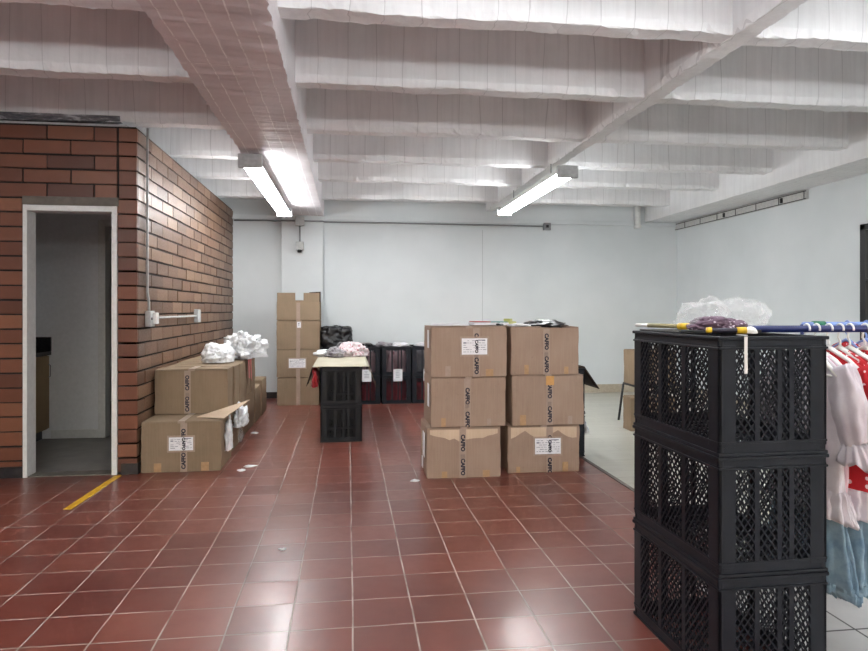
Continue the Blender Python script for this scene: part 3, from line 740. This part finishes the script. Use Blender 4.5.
# ------------------------------------------------------------------ plastic crates
CW, CL, CHt = .40, .62, .403
def crate_meshes():
    W, L, H = CW/2, CL/2, CHt; ms = {}
    m = MB(); c = .062
    for sx in (-1, 1):
        for sy in (-1, 1):
            x1, x0 = sx*W, sx*(W-.012); y1, y0 = sy*L, sy*(L-.012)
            m.bbox(min(sx*W, sx*(W-c)), max(sx*W, sx*(W-c)), min(y0, y1), max(y0, y1), .03, H-.03, .003)
            m.bbox(min(x0, x1), max(x0, x1), min(sy*L, sy*(L-c)), max(sy*L, sy*(L-c)), .03, H-.03, .003)
            m.tube([(sx*(W-.012), sy*(L-.012), .012), (sx*(W-.012), sy*(L-.012), H-.008)], .013, 10)
    def band(z0, z1, out, th=.016):
        m.bbox(-W-out, W+out, -L-out, -L-out+th, z0, z1, .003); m.bbox(-W-out, W+out, L+out-th, L+out, z0, z1, .003)
        m.bbox(-W-out, -W-out+th, -L-out+.004, L+out-.004, z0, z1, .003); m.bbox(W+out-th, W+out, -L-out+.004, L+out-.004, z0, z1, .003)
    band(H-.013, H-.001, .006, .024); band(H-.045, H-.037, .004); band(H-.038, H-.012, -.001, .012)
    band(.0, .012, .003, .03); band(.010, .045, -.002, .012); band(.042, .050, .002, .012)
    ms['frame'] = m
    # base grid
    m = MB()
    for k in range(9): y = -L+.03+k*(2*L-.06)/8; m.box(-W+.01, W-.01, y-.006, y+.006, .004, .012)
    for k in range(7): x = -W+.03+k*(2*W-.06)/6; m.box(x-.005, x+.005, -L+.01, L-.01, .004, .012)
    ms['base'] = m
    # lattice sides; u along the side, panels with uprights between
    def side(half, panels, place):
        m = MB(); z0, z1 = .048, H-.043; pitch = .0255; slope = 1.35
        for (a, b) in panels:
            for s in (-1, 1):
                k0 = int((a - (z1-z0)/slope - b)/pitch)-2
                base = a if s == 1 else b
                t = -((z1-z0)/slope) - .02
                while t < (b-a)+(z1-z0)/slope:
                    # line: u = base + s*(t + (z-z0)/slope)
                    pts = []
                    for zc in (z0, z1):
                        pts.append((base+s*(t+(zc-z0)/slope), zc))
                    (u0, w0), (u1, w1) = pts
                    # clip to [a,b]
                    if u0 != u1:
                        def at(u): return w0+(u-u0)/(u1-u0)*(w1-w0)
                        lo, hi = min(u0, u1), max(u0, u1)
                        ca, cb = max(lo, a), min(hi, b)
                        if cb-ca > .003:
                            m.bar(place(ca, at(ca), .0035+.002*s), place(cb, at(cb), .0035+.002*s), .0050, .0035, place.n)
                    t += pitch
        # uprights
        edges = sorted([e for p in panels for e in p])
        for i in range(1, len(edges)-1, 2):
            ua, ub = edges[i], edges[i+1]
            p = [place(ua-.001, z0, 0), place(ub+.001, z0, 0), place(ub+.001, z1, 0), place(ua-.001, z1, 0)]
            q = [place(ua-.001, z0, .012), place(ub+.001, z0, .012), place(ub+.001, z1, .012), place(ua-.001, z1, .012)]
            m.add(p+q, [(0,1,2,3),(7,6,5,4),(0,4,5,1),(1,5,6,2),(2,6,7,3),(3,7,4,0)])
        # handhold plate and lower plate in the middle panels
        return m
    class P:
        def __init__(s, n, f): s.n = n; s.f = f
        def __call__(s, u, z, depth): return s.f(u, z, depth)
    pl = [(-L+.058, -.100), (-.076, .076), (.100, L-.058)]
    ps = [(-W+.058, -.068), (-.052, .016), (.030, .060), (.076, W-.058)]
    ms['side_panel'] = [side(L, pl, P((1,0,0), lambda u, z, d: (-W+d, u, z))), side(L, pl, P((1,0,0), lambda u, z, d: (W-d, u, z))),
                        side(W, ps, P((0,1,0), lambda u, z, d: (u, -L+d, z))), side(W, ps, P((0,1,0), lambda u, z, d: (u, L-d, z)))]
    return ms
ms = crate_meshes()
crate0 = empty('plastic_crate', (0,0,0))
ms['frame'].build('frame', BLACKP, crate0); ms['base'].build('base_grid', BLACKP, crate0)
for mm in ms['side_panel']: mm.build('side_panel', BLACKP, crate0)
used = [False]
def crate(x, y, z, rz, label, group, sz=1.0):
    o = copy_tree(crate0) if used[0] else crate0
    used[0] = True
    o.location = (x, y, z); o.rotation_euler = (0, 0, rz); o.scale = (1, 1, sz)
    return tag(o, label, 'crate', group)
TX, TY = 1.417, 2.341; TR = RAD(1.2)
GC = 'black lattice crates in the near tower'
for k, nm in enumerate(('bottom black lattice crate of the large near tower, on the floor', 'middle black lattice crate of the large near tower', 'top black lattice crate of the large near tower, carrying bags and pipes')):
    crate(TX, TY, k*.403, TR, nm, GC)
# white cable tie strap hanging on the near crate
m = MB(); m.box(1.306, 1.317, 2.012, 2.0145, 1.085, 1.208); m.box(1.306, 1.317, 2.012, 2.06, 1.2115, 1.214)
tag(m.build('white_strap', WPLAST), 'short white strip hanging over the rim of the top tower crate', 'strap')
# middle row under the cardboard sheet
GM = 'black crates in the row under the pale cardboard sheet'
nm = ['nearest', 'middle', 'farthest']
for i in range(3):
    for k in range(2):
        crate(-.068, 6.75+i*.63, k*.3627, RAD(.5-i*.6), '%s %s black crate of the row under the pale cardboard sheet' % (nm[i], ('lower', 'upper')[k]), GM, .90)
# rear crates at the back wall
GB = 'black crates stacked against the back wall'
cols = [(-.17, 'first column beside the tall box stack'), (.235, 'second column from the tall box stack'), (.66, 'third column, white label in front'), (1.075, 'fourth column, partly behind the box stacks')]
for i, (x, s_) in enumerate(cols):
    for k in range(2):
        crate(x, 9.25, k*.389, 0, '%s back wall crate in the %s' % (('lower', 'upper')[k], s_), GB, .965)
# paper tags
for i, x in enumerate((.235, .66, 1.075)):
    m = MB(); m.box(x-.075+.03, x+.05+.03, 8.918, 8.921, .31, .475)
    low_ = [o for o in bpy.data.objects if o.get('group') == GB and abs(o.location.x-x) < .01 and o.location.z < .1][0]
    t_ = m.build('paper_tag', PAPER, low_); t_.matrix_parent_inverse = Matrix.LocRotScale(low_.location, None, low_.scale).inverted()
    m = MB()
    for q in range(5): m.box(x-.015+rnd.uniform(0,.01), x+.055-rnd.uniform(0,.03), 8.9175, 8.918, .45-q*.022, .455-q*.022)
    m.build('print', INKG, t_)
# clothes inside crates
GCL = 'folded clothes inside the back wall crates'
cl = [(0, REDP, GREYC), (1, REDP, PINKC), (2, REDP, PINKC), (3, REDP, GREYC)]
for i, a, b in cl:
    x = cols[i][0]
    crumple('folded_clothes', (x, 9.24, .020), (.33, .52, .30), a, 40+i, .1, 5, 'red clothes showing through the lower crate of %s' % cols[i][1], 'clothes', GCL, sub=4, box=.9)
    crumple('folded_clothes', (x, 9.24, .409), (.33, .52, .31), b, 50+i, .1, 5, '%s clothes showing through the upper crate of %s' % ('grey' if b is GREYC else 'pinkish', cols[i][1]), 'clothes', GCL, sub=4, box=.9)
for i, (x, s_) in enumerate(((.235, 'black'), (.50, 'grey'), (.72, 'white'), (1.05, 'pale'))):
    crumple('packet', (x, 9.2, .779), (.22, .38, .05), [BLACKBAG, GREYC, PAPER, PAPER][i], 60+i, .3, 3, '%s flat packet on the back wall crates' % s_, 'packet', None, sub=4)
crumple('black_bin_bag', (-.17, 9.22, .78), (.50, .50, .29), BLACKBAG, 71, .14, 3.2, 'stuffed black bin bag on the crates beside the tall box stack', 'bag', None, box=.75)

# cardboard sheet over the middle row
s_ = empty('cardboard_sheet', (-.068, 7.36, .727), 0, 'pale opened cardboard sheet laid over the row of black crates', 'cardboard')
def top(u, v):
    x = -.275+.55*u; y = -.95+1.9*v
    return (x, y+.02*noise.noise(Vector((x*9, v*2, 1)))*(1 if v < .1 or v > .9 else 0), .008+.004*noise.noise(Vector((x*4, y*3, 0)))+.003)
sheet('top_sheet', top, 16, 30, CARDPALE, .005, s_)
def fl_(sx, y0, y1, dx, dz_, sk):
    def f(u, v):
        y = y0+(y1-y0)*u
        return (sx*(.275+dx*v), y+sk*v, .008-dz_*v+.004*sin(u*9))
    return f
sheet('side_flap', fl_(1, -.93, -.35, .07, .21, .1), 8, 6, CARD2, .005, s_)
sheet('side_flap', fl_(-1, -.93, -.30, .06, .19, .05), 8, 6, CARDDARK, .005, s_)
sheet('side_flap', fl_(1, -.30, .9, .03, .12, .1), 8, 6, CARD2, .005, s_)
crumple('red_cloth', (-.325, 6.60, .53), (.08, .30, .18), REDP, 80, .3, 3, 'red cloth hanging from the near crates under the cardboard sheet', 'cloth', sub=4)
crumple('folded_clothes', (-.14, 7.75, .740), (.26, .40, .10), GREYC, 81, .3, 3, 'grey printed garments on the cardboard sheet', 'clothes', sub=5)
crumple('folded_clothes', (.05, 7.85, .740), (.34, .42, .15), m_print('white_red_print', srgb(218,206,210), srgb(176,80,90), 30, .3), 82, .3, 3, 'white clothes with red print on the cardboard sheet', 'clothes', sub=5)
crumple('plastic_bag', (-.27, 7.9, .740), (.26, .42, .07), WHITEBAG, 83, .3, 3, 'flat greyish plastic bag on left edge of the cardboard sheet', 'bag', sub=4)
crumple('folded_clothes', (-.06, 8.05, .740), (.2, .3, .14), m_cloth('charcoal_cloth', srgb(50,48,54), srgb(80,78,84)), 84, .3, 3, 'dark charcoal garment between the clothes on the cardboard sheet', 'clothes', sub=4)

# crates behind the right central stack with flap painted dark for shade
GR = 'black crates behind the right central stack'
for k in range(2): crate(1.87, 5.84, k*.389, 0, '%s black crate hidden behind the right central box stack' % ('lower', 'upper')[k], GR, .965)
s_ = empty('shaded_lid', (1.87, 5.84, .782), 0, 'cardboard lid with drooping flap, shade painted dark, behind the right central stack', 'cardboard')
m = MB(); m.bbox(-.2, .2, -.31, .31, .0, .012, .003); m.build('top_sheet', CARDDARK, s_)
sheet('side_flap', lambda u, v: (.2+.14*v, -.30+.55*u, .01-.20*v), 6, 6, CARDDARK, .005, s_)
crumple('plastic_scrap', (2.085, 5.55, .20), (.035, .06, .08), WHITEBAG, 88, .6, 3.5, 'white plastic tuft beside the bottom right central box', 'scrap', sub=4)

# ------------------------------------------------------------------ chair with box, right of the stacks
ch = empty('chair', (3.38, 7.04, 0), RAD(0), 'black chair with a box on it, behind the crate tower', 'chair')
m = MB(); m.bbox(-.21, .21, -.20, .20, .425, .45, .008); m.build('seat', SEATM, ch)
m = MB(); m.bbox(-.15, .15, .21, .235, .52, .80, .008); m.box(-.10, -.08, .19, .225, .43, .6); m.box(.08, .10, .19, .225, .43, .6); m.build('backrest', SEATM, ch)
for sx in (-1, 1):
    m = MB(); m.tube([(sx*.205, -.19, .43), (sx*.215, -.20, .40), (sx*.235, -.235, 0)], .012, 8); m.build('leg', BLACKP2, ch, True)
    m = MB(); m.tube([(sx*.205, .19, .43), (sx*.235, .255, 0)], .014, 8); m.build('leg', BLACKP2, ch, True)
carton((3.395, 7.03, .452), .46, .34, .385, 'brown cardboard box standing on the black chair seat', 0, None, CARD2, seed=44, patches=False, text=False)

# ------------------------------------------------------------------ on the tower: lid, bags, pipes
ZT_ = 3*.403
m = MB(); m.bbox(TX-.19, TX+.14, TY-.05, TY+.29, ZT_, ZT_+.006, .002); m.bbox(TX-.19, TX+.14, TY-.05, TY-.04, ZT_+.004, ZT_+.012, .002)
tag(m.build('flat_tray', BLACKP2, None), 'thin black tray lying on the crate tower', 'tray')
zt = ZT_+.007
crumple('knitwear', (1.415, 2.36, zt), (.19, .18, .055), PURPC, 90, .2, 3, 'mauve striped knitwear inside the left clear bag on the tower', 'clothes', sub=5)
def bagfn(cx, cy, w, d, h, seed):
    return (cx, cy, w, d, h, seed)
crumple('clear_plastic_bag', (1.40, 2.46, zt), (.17, .20, .125), CLEARBAG, 92, .42, 1.6, 'clear plastic bag with mauve knitwear on the crate tower', 'bag', sub=4, flat=.3, facet=True)
crumple('clear_plastic_bag', (1.565, 2.42, zt), (.19, .18, .115), CLEARBAG, 97, .45, 1.6, 'empty clear plastic bag at the back right of the crate tower', 'bag', sub=4, flat=.3, facet=True)
# tube with white end and yellow collar
t_ = empty('pipe', (1.24, 2.64, ZT_+.022), 0, 'olive pipe with white end and yellow collar on the tower left corner', 'pipe')
m = MB(); m.tube([(.015, -.03, .0), (.075, -.185, .0)], .009, 12); m.build('tube', OLIVEP, t_, True)
m = MB(); m.tube([(-.012, .03, .0), (-.01, .025, .0), (.006, -.01, .0), (.016, -.032, .0)], [.004, .007, .007, .010], 12); m.build('end_cap', WPLAST, t_, True)
m = MB(); m.tube([(.073, -.18, .0), (.092, -.225, .0)], .013, 12); m.build('collar', YELP, t_, True)
t_ = empty('pipe', (1.325, 2.15, ZT_+.015), 0, 'dark pipe with yellow collars on the tower front edge', 'pipe')
m = MB(); m.tube([(-.04, .03, .0), (.065, .0, .0)], .0085, 12); m.build('tube', simple('dark_pipe', srgb(38,36,54), .4), t_, True)
m = MB(); m.tube([(-.055, .034, .0), (-.038, .029, .0)], .0105, 12); m.build('collar', YELP, t_, True)
m = MB(); m.tube([(.045, .006, .0), (.075, -.003, .0)], .012, 12); m.build('collar', YELP, t_, True)
crumple('plastic_lump', (1.445, 2.19, ZT_+.002), (.04, .04, .025), WPLAST, 99, .15, 2, 'small white lump beside the blue rail end on the tower', 'scrap', sub=3)

# rails and rack
def ry(x): return 2.315-.05*(x-1.5)
rail = empty('clothes_rail', (1.5, 2.31, ZT_+.0145), 0, 'dark blue pipe rail resting on the crate tower, holding hangers', 'rail')
m = MB(); m.tube([(-.005, .0, 0), (1.75, -.0875, 0)], .0135, 16); m.build('pipe', BLUEP, rail, True)
m = MB(); m.tube([(-.012, .0, 0), (.012, -.0006, 0)], .0105, 14); m.tube([(-.014,0,0),(-.003,0,0)], .0145, 14); m.build('pipe_end', BLACKP2, rail, True)
rack = empty('garment_rack', (2.11, 2.8, 0), 0, 'blue standing garment rack behind the tower', 'rack')
m = MB(); m.tube([(0, 0, 1.228), (1.12, 0, 1.228)], .011, 12); m.build('top_rail', BLUEH, rack, True)
for x in (0, 1.12):
    m = MB(); m.tube([(x, 0, 0.02), (x, 0, 1.228)], .011, 12); m.tube([(x, -.07-.2*x, .02), (x, .25, .02)], .012, 12); m.build('upright', BLUEP, rack, True)
m = MB(); m.tube([(1.12, 0, 1.195), (1.12, -.60, 1.195)], .010, 10); m.tube([(1.12, -.60, 1.195), (1.12, -.60, .015)], .010, 10); m.build('side_arm', BLUEP, rack, True)

def hanger(x, y, zr, r_rail, mat, label, group, rz=0):
    h = empty('clothes_hanger', (x, y, zr), pi/2+rz, label, 'hanger', group)
    R = r_rail+.005; m = MB()
    pts = [(R*cos(a), 0, R*sin(a)) for a in [RAD(200-k*20) for k in range(0, 14)]]
    pts += [(.012, 0, -.035), (0, 0, -.05), (0, 0, -.075)]
    m.tube(pts, .0042, 8); m.build('hook', mat, h, True)
    m = MB(); m.tube([(-.175, 0, -.165), (-.10, 0, -.115), (0, 0, -.072), (.10, 0, -.115), (.175, 0, -.165)], [.006, .009, .010, .009, .006], 10)
    m.tube([(-.175, 0, -.165), (0, 0, -.172), (.175, 0, -.165)], .0045, 8); m.build('shoulders', mat, h, True)
    return h
def dress(x, y, ztop, top_mat, skirt_mat, label, group, seed, rz=0, sleeve_mat=None, L=.62, skirt=.26, ruffle=None):
    """hangs in a plane turned so its width runs along the room's depth"""
    d = empty('dress', (x, y, ztop), pi/2+rz, label, 'dress', group)
    sleeve_mat = sleeve_mat or top_mat; ruffle = ruffle or sleeve_mat
    so = seed*5.3
    def tubefn(z0, z1, w0, w1, t0, t1, fr, am, curve=1.0):
        def f(u, v):
            a = 2*pi*u; q = v**curve
            w = w0+(w1-w0)*q; t = t0+(t1-t0)*q
            k = 1+am*(.3+.7*v)*sin(a*fr+so+2*v)+am*.8*noise.noise(Vector((cos(a)*2, sin(a)*2+so, v*3)))
            return (w*cos(a)*k, .5*t*sin(a)*k*(1+.3*noise.noise(Vector((a, v*4, so)))), z0+(z1-z0)*v)
        return f
    # bodice with sloping shoulders
    def bod(u, v):
        a = 2*pi*u; w = .165+.02*v if v > .12 else .045+.12*(v/.12)**.6
        z = -.0-.07*(v/.12) if v < .12 else -.07-(L-.07)*(v-.12)/.88
        t = .014+.035*min(1, v/.3)+.012*v
        k = 1+.07*(v)*sin(a*7+so+3*v)+.08*noise.noise(Vector((cos(a)*2, sin(a)*2+so, v*4)))
        return (w*cos(a)*k, .5*t*sin(a)*k, z)
    sheet('bodice', bod, 56, 30, top_mat, .0015, d)
    sheet('hem_ruffle', tubefn(-L+.10, -L-.005, .185, .215, .06, .075, 17, .10), 110, 8, ruffle, .0015, d)
    sheet('skirt', tubefn(-L+.02, -L-skirt, .165, .225, .045, .085, 9, .10), 90, 16, skirt_mat, .002, d)
    def fray(u, v):
        a = 2*pi*u; k = 1+.10*sin(a*9+so+2)+.06*sin(a*31); return (.228*cos(a)*k, .044*sin(a)*k, -L-skirt+.012-.035*v-.006*noise.noise(Vector((a*9, so, 0))))
    sheet('skirt_hem', fray, 110, 3, DENIM if skirt_mat is DENIM else skirt_mat, .002, d)
    for s in (-1, 1):
        def slv(u, v):
            a = 2*pi*u; c = Vector((s*(.155+.075*v**.8), 0, -.055-.27*v))
            r = .045+.02*sin(pi*v)+.006*sin(a*6+so); r *= 1+.18*noise.noise(Vector((cos(a)*2+so, sin(a)*2, v*5)))
            return (c.x+r*cos(a), c.y+r*.4*sin(a), c.z+.02*cos(a)*s)
        sheet('sleeve', slv, 36, 18, sleeve_mat, .0012, d)
        def cuf(u, v):
            a = 2*pi*u; r = .04+.045*v+.012*(v+.2)*sin(a*11+so)
            return (s*(.228+.02*v)+r*cos(a), r*.4*sin(a), -.31-.075*v+.012*sin(a*5+so)*v)
        sheet('cuff', cuf, 66, 6, ruffle, .0012, d)
    return d
GH = 'white plastic hangers on the blue rail'; GD = 'dresses hanging on the blue rail'
zr = ZT_+.0145
xs = [1.752, 1.792, 1.842, 1.888, 1.928, 1.99, 2.06]
dl = [('white tulle dress with denim skirt, hanging nearest the crate tower', TULLEW), ('pink white tulle dress, second from the crate tower', TULLEP), ('red flowered dress, third from the tower behind two tulle ones', REDC),
      ('red flowered dress, fourth hanging from the crate tower', REDC), ('red flowered dress, fifth hanging from the crate tower', REDC), ('red flowered dress, sixth on the blue rail', REDC), ('red dress at the picture edge, last on the blue rail', REDC)]
for i, x in enumerate(xs):
    hanger(x, ry(x), zr, .0135, WPLAST, 'white plastic hanger, %s from the tower on the blue rail' % ('first','second','third','fourth','fifth','sixth','seventh')[i], GH, RAD(rnd.uniform(-5, 5)))
    dress(x, ry(x)+[0,.01,.0,.0,.01,0,0][i]-.0, zr-.082, dl[i][1], DENIM, dl[i][0], GD, i+1, RAD([2,-3,4,-2,3,-2,2][i]), TULLEW if i == 1 else None, L=.60+.015*(i % 2), ruffle=(TULLEW if i < 3 else REDP), skirt=.245)
GH2 = 'light blue hangers on the rear rack'
for i, x in enumerate((2.34, 2.44, 2.55, 2.68)):
    hanger(x, 2.8, 1.228, .011, BLUEH, 'light blue hanger, %s on the rear garment rack' % ('first','second','third','fourth')[i], GH2, RAD(4*i-6))
    dress(x, 2.8, 1.146, (REDC, TULLEW, REDC, TULLEP)[i], DENIM, ('red flowered dress, first on the rear garment rack', 'white tulle dress, second on the rear garment rack', 'red flowered dress, third on the rear garment rack', 'pink tulle dress, fourth on the rear garment rack')[i], 'dresses on the rear rack', 20+i, RAD(4*i-6), skirt=.24)
for i, x in enumerate((2.16, 2.75)):
    m = MB(); m.tube([(x, 2.8, 1.228), (x+.06, 2.8, 1.228)], .016, 12); tag(m.build('green_clip', GREENP, None, True), ('green sleeve on the rear rack rail near the tower', 'green sleeve on the rear rack rail at picture edge')[i], 'clip')

# yellow floor tape
m = MB(); m.box(-.026, .026, -.43, .43, .0, .0015)
tag(m.build('floor_tape', YELLOW, None, False, (-1.79, 4.93, .0005), (0, 0, RAD(-2))), 'strip of yellow tape on the red tiles before the kitchen doorway', 'tape')

# ------------------------------------------------------------------ world, camera, view
w = bpy.data.worlds.new('sky'); sc.world = w; w.use_nodes = True
nt = w.node_tree; bg = nt.nodes['Background']
sky = nt.nodes.new('ShaderNodeTexSky'); sky.sky_type = 'NISHITA'; sky.sun_disc = False; sky.sun_elevation = RAD(38); sky.sun_rotation = RAD(200); sky.air_density = 1.5; sky.dust_density = 4
nt.links.new(sky.outputs[0], bg.inputs[0]); bg.inputs[1].default_value = .26

yaw = math.atan(86/652)
cd = bpy.data.cameras.new('camera'); cam = bpy.data.objects.new('camera', cd); COL.objects.link(cam)
cd.sensor_width = 36; cd.lens = 652/868*36; cd.shift_y = -16.5/868; cd.clip_start = .05
cam.location = (0, 0, 1.3); cam.rotation_euler = (pi/2, 0, -yaw)
sc.camera = cam
sc.view_settings.view_transform = 'Standard'; sc.view_settings.look = 'None'
sc.view_settings.gamma = 1; sc.view_settings.use_curve_mapping = False
sc.view_settings.exposure = 0.82
sc.cycles.use_denoising = True
sc.cycles.max_bounces = 10; sc.cycles.diffuse_bounces = 6; sc.cycles.transparent_max_bounces = 16
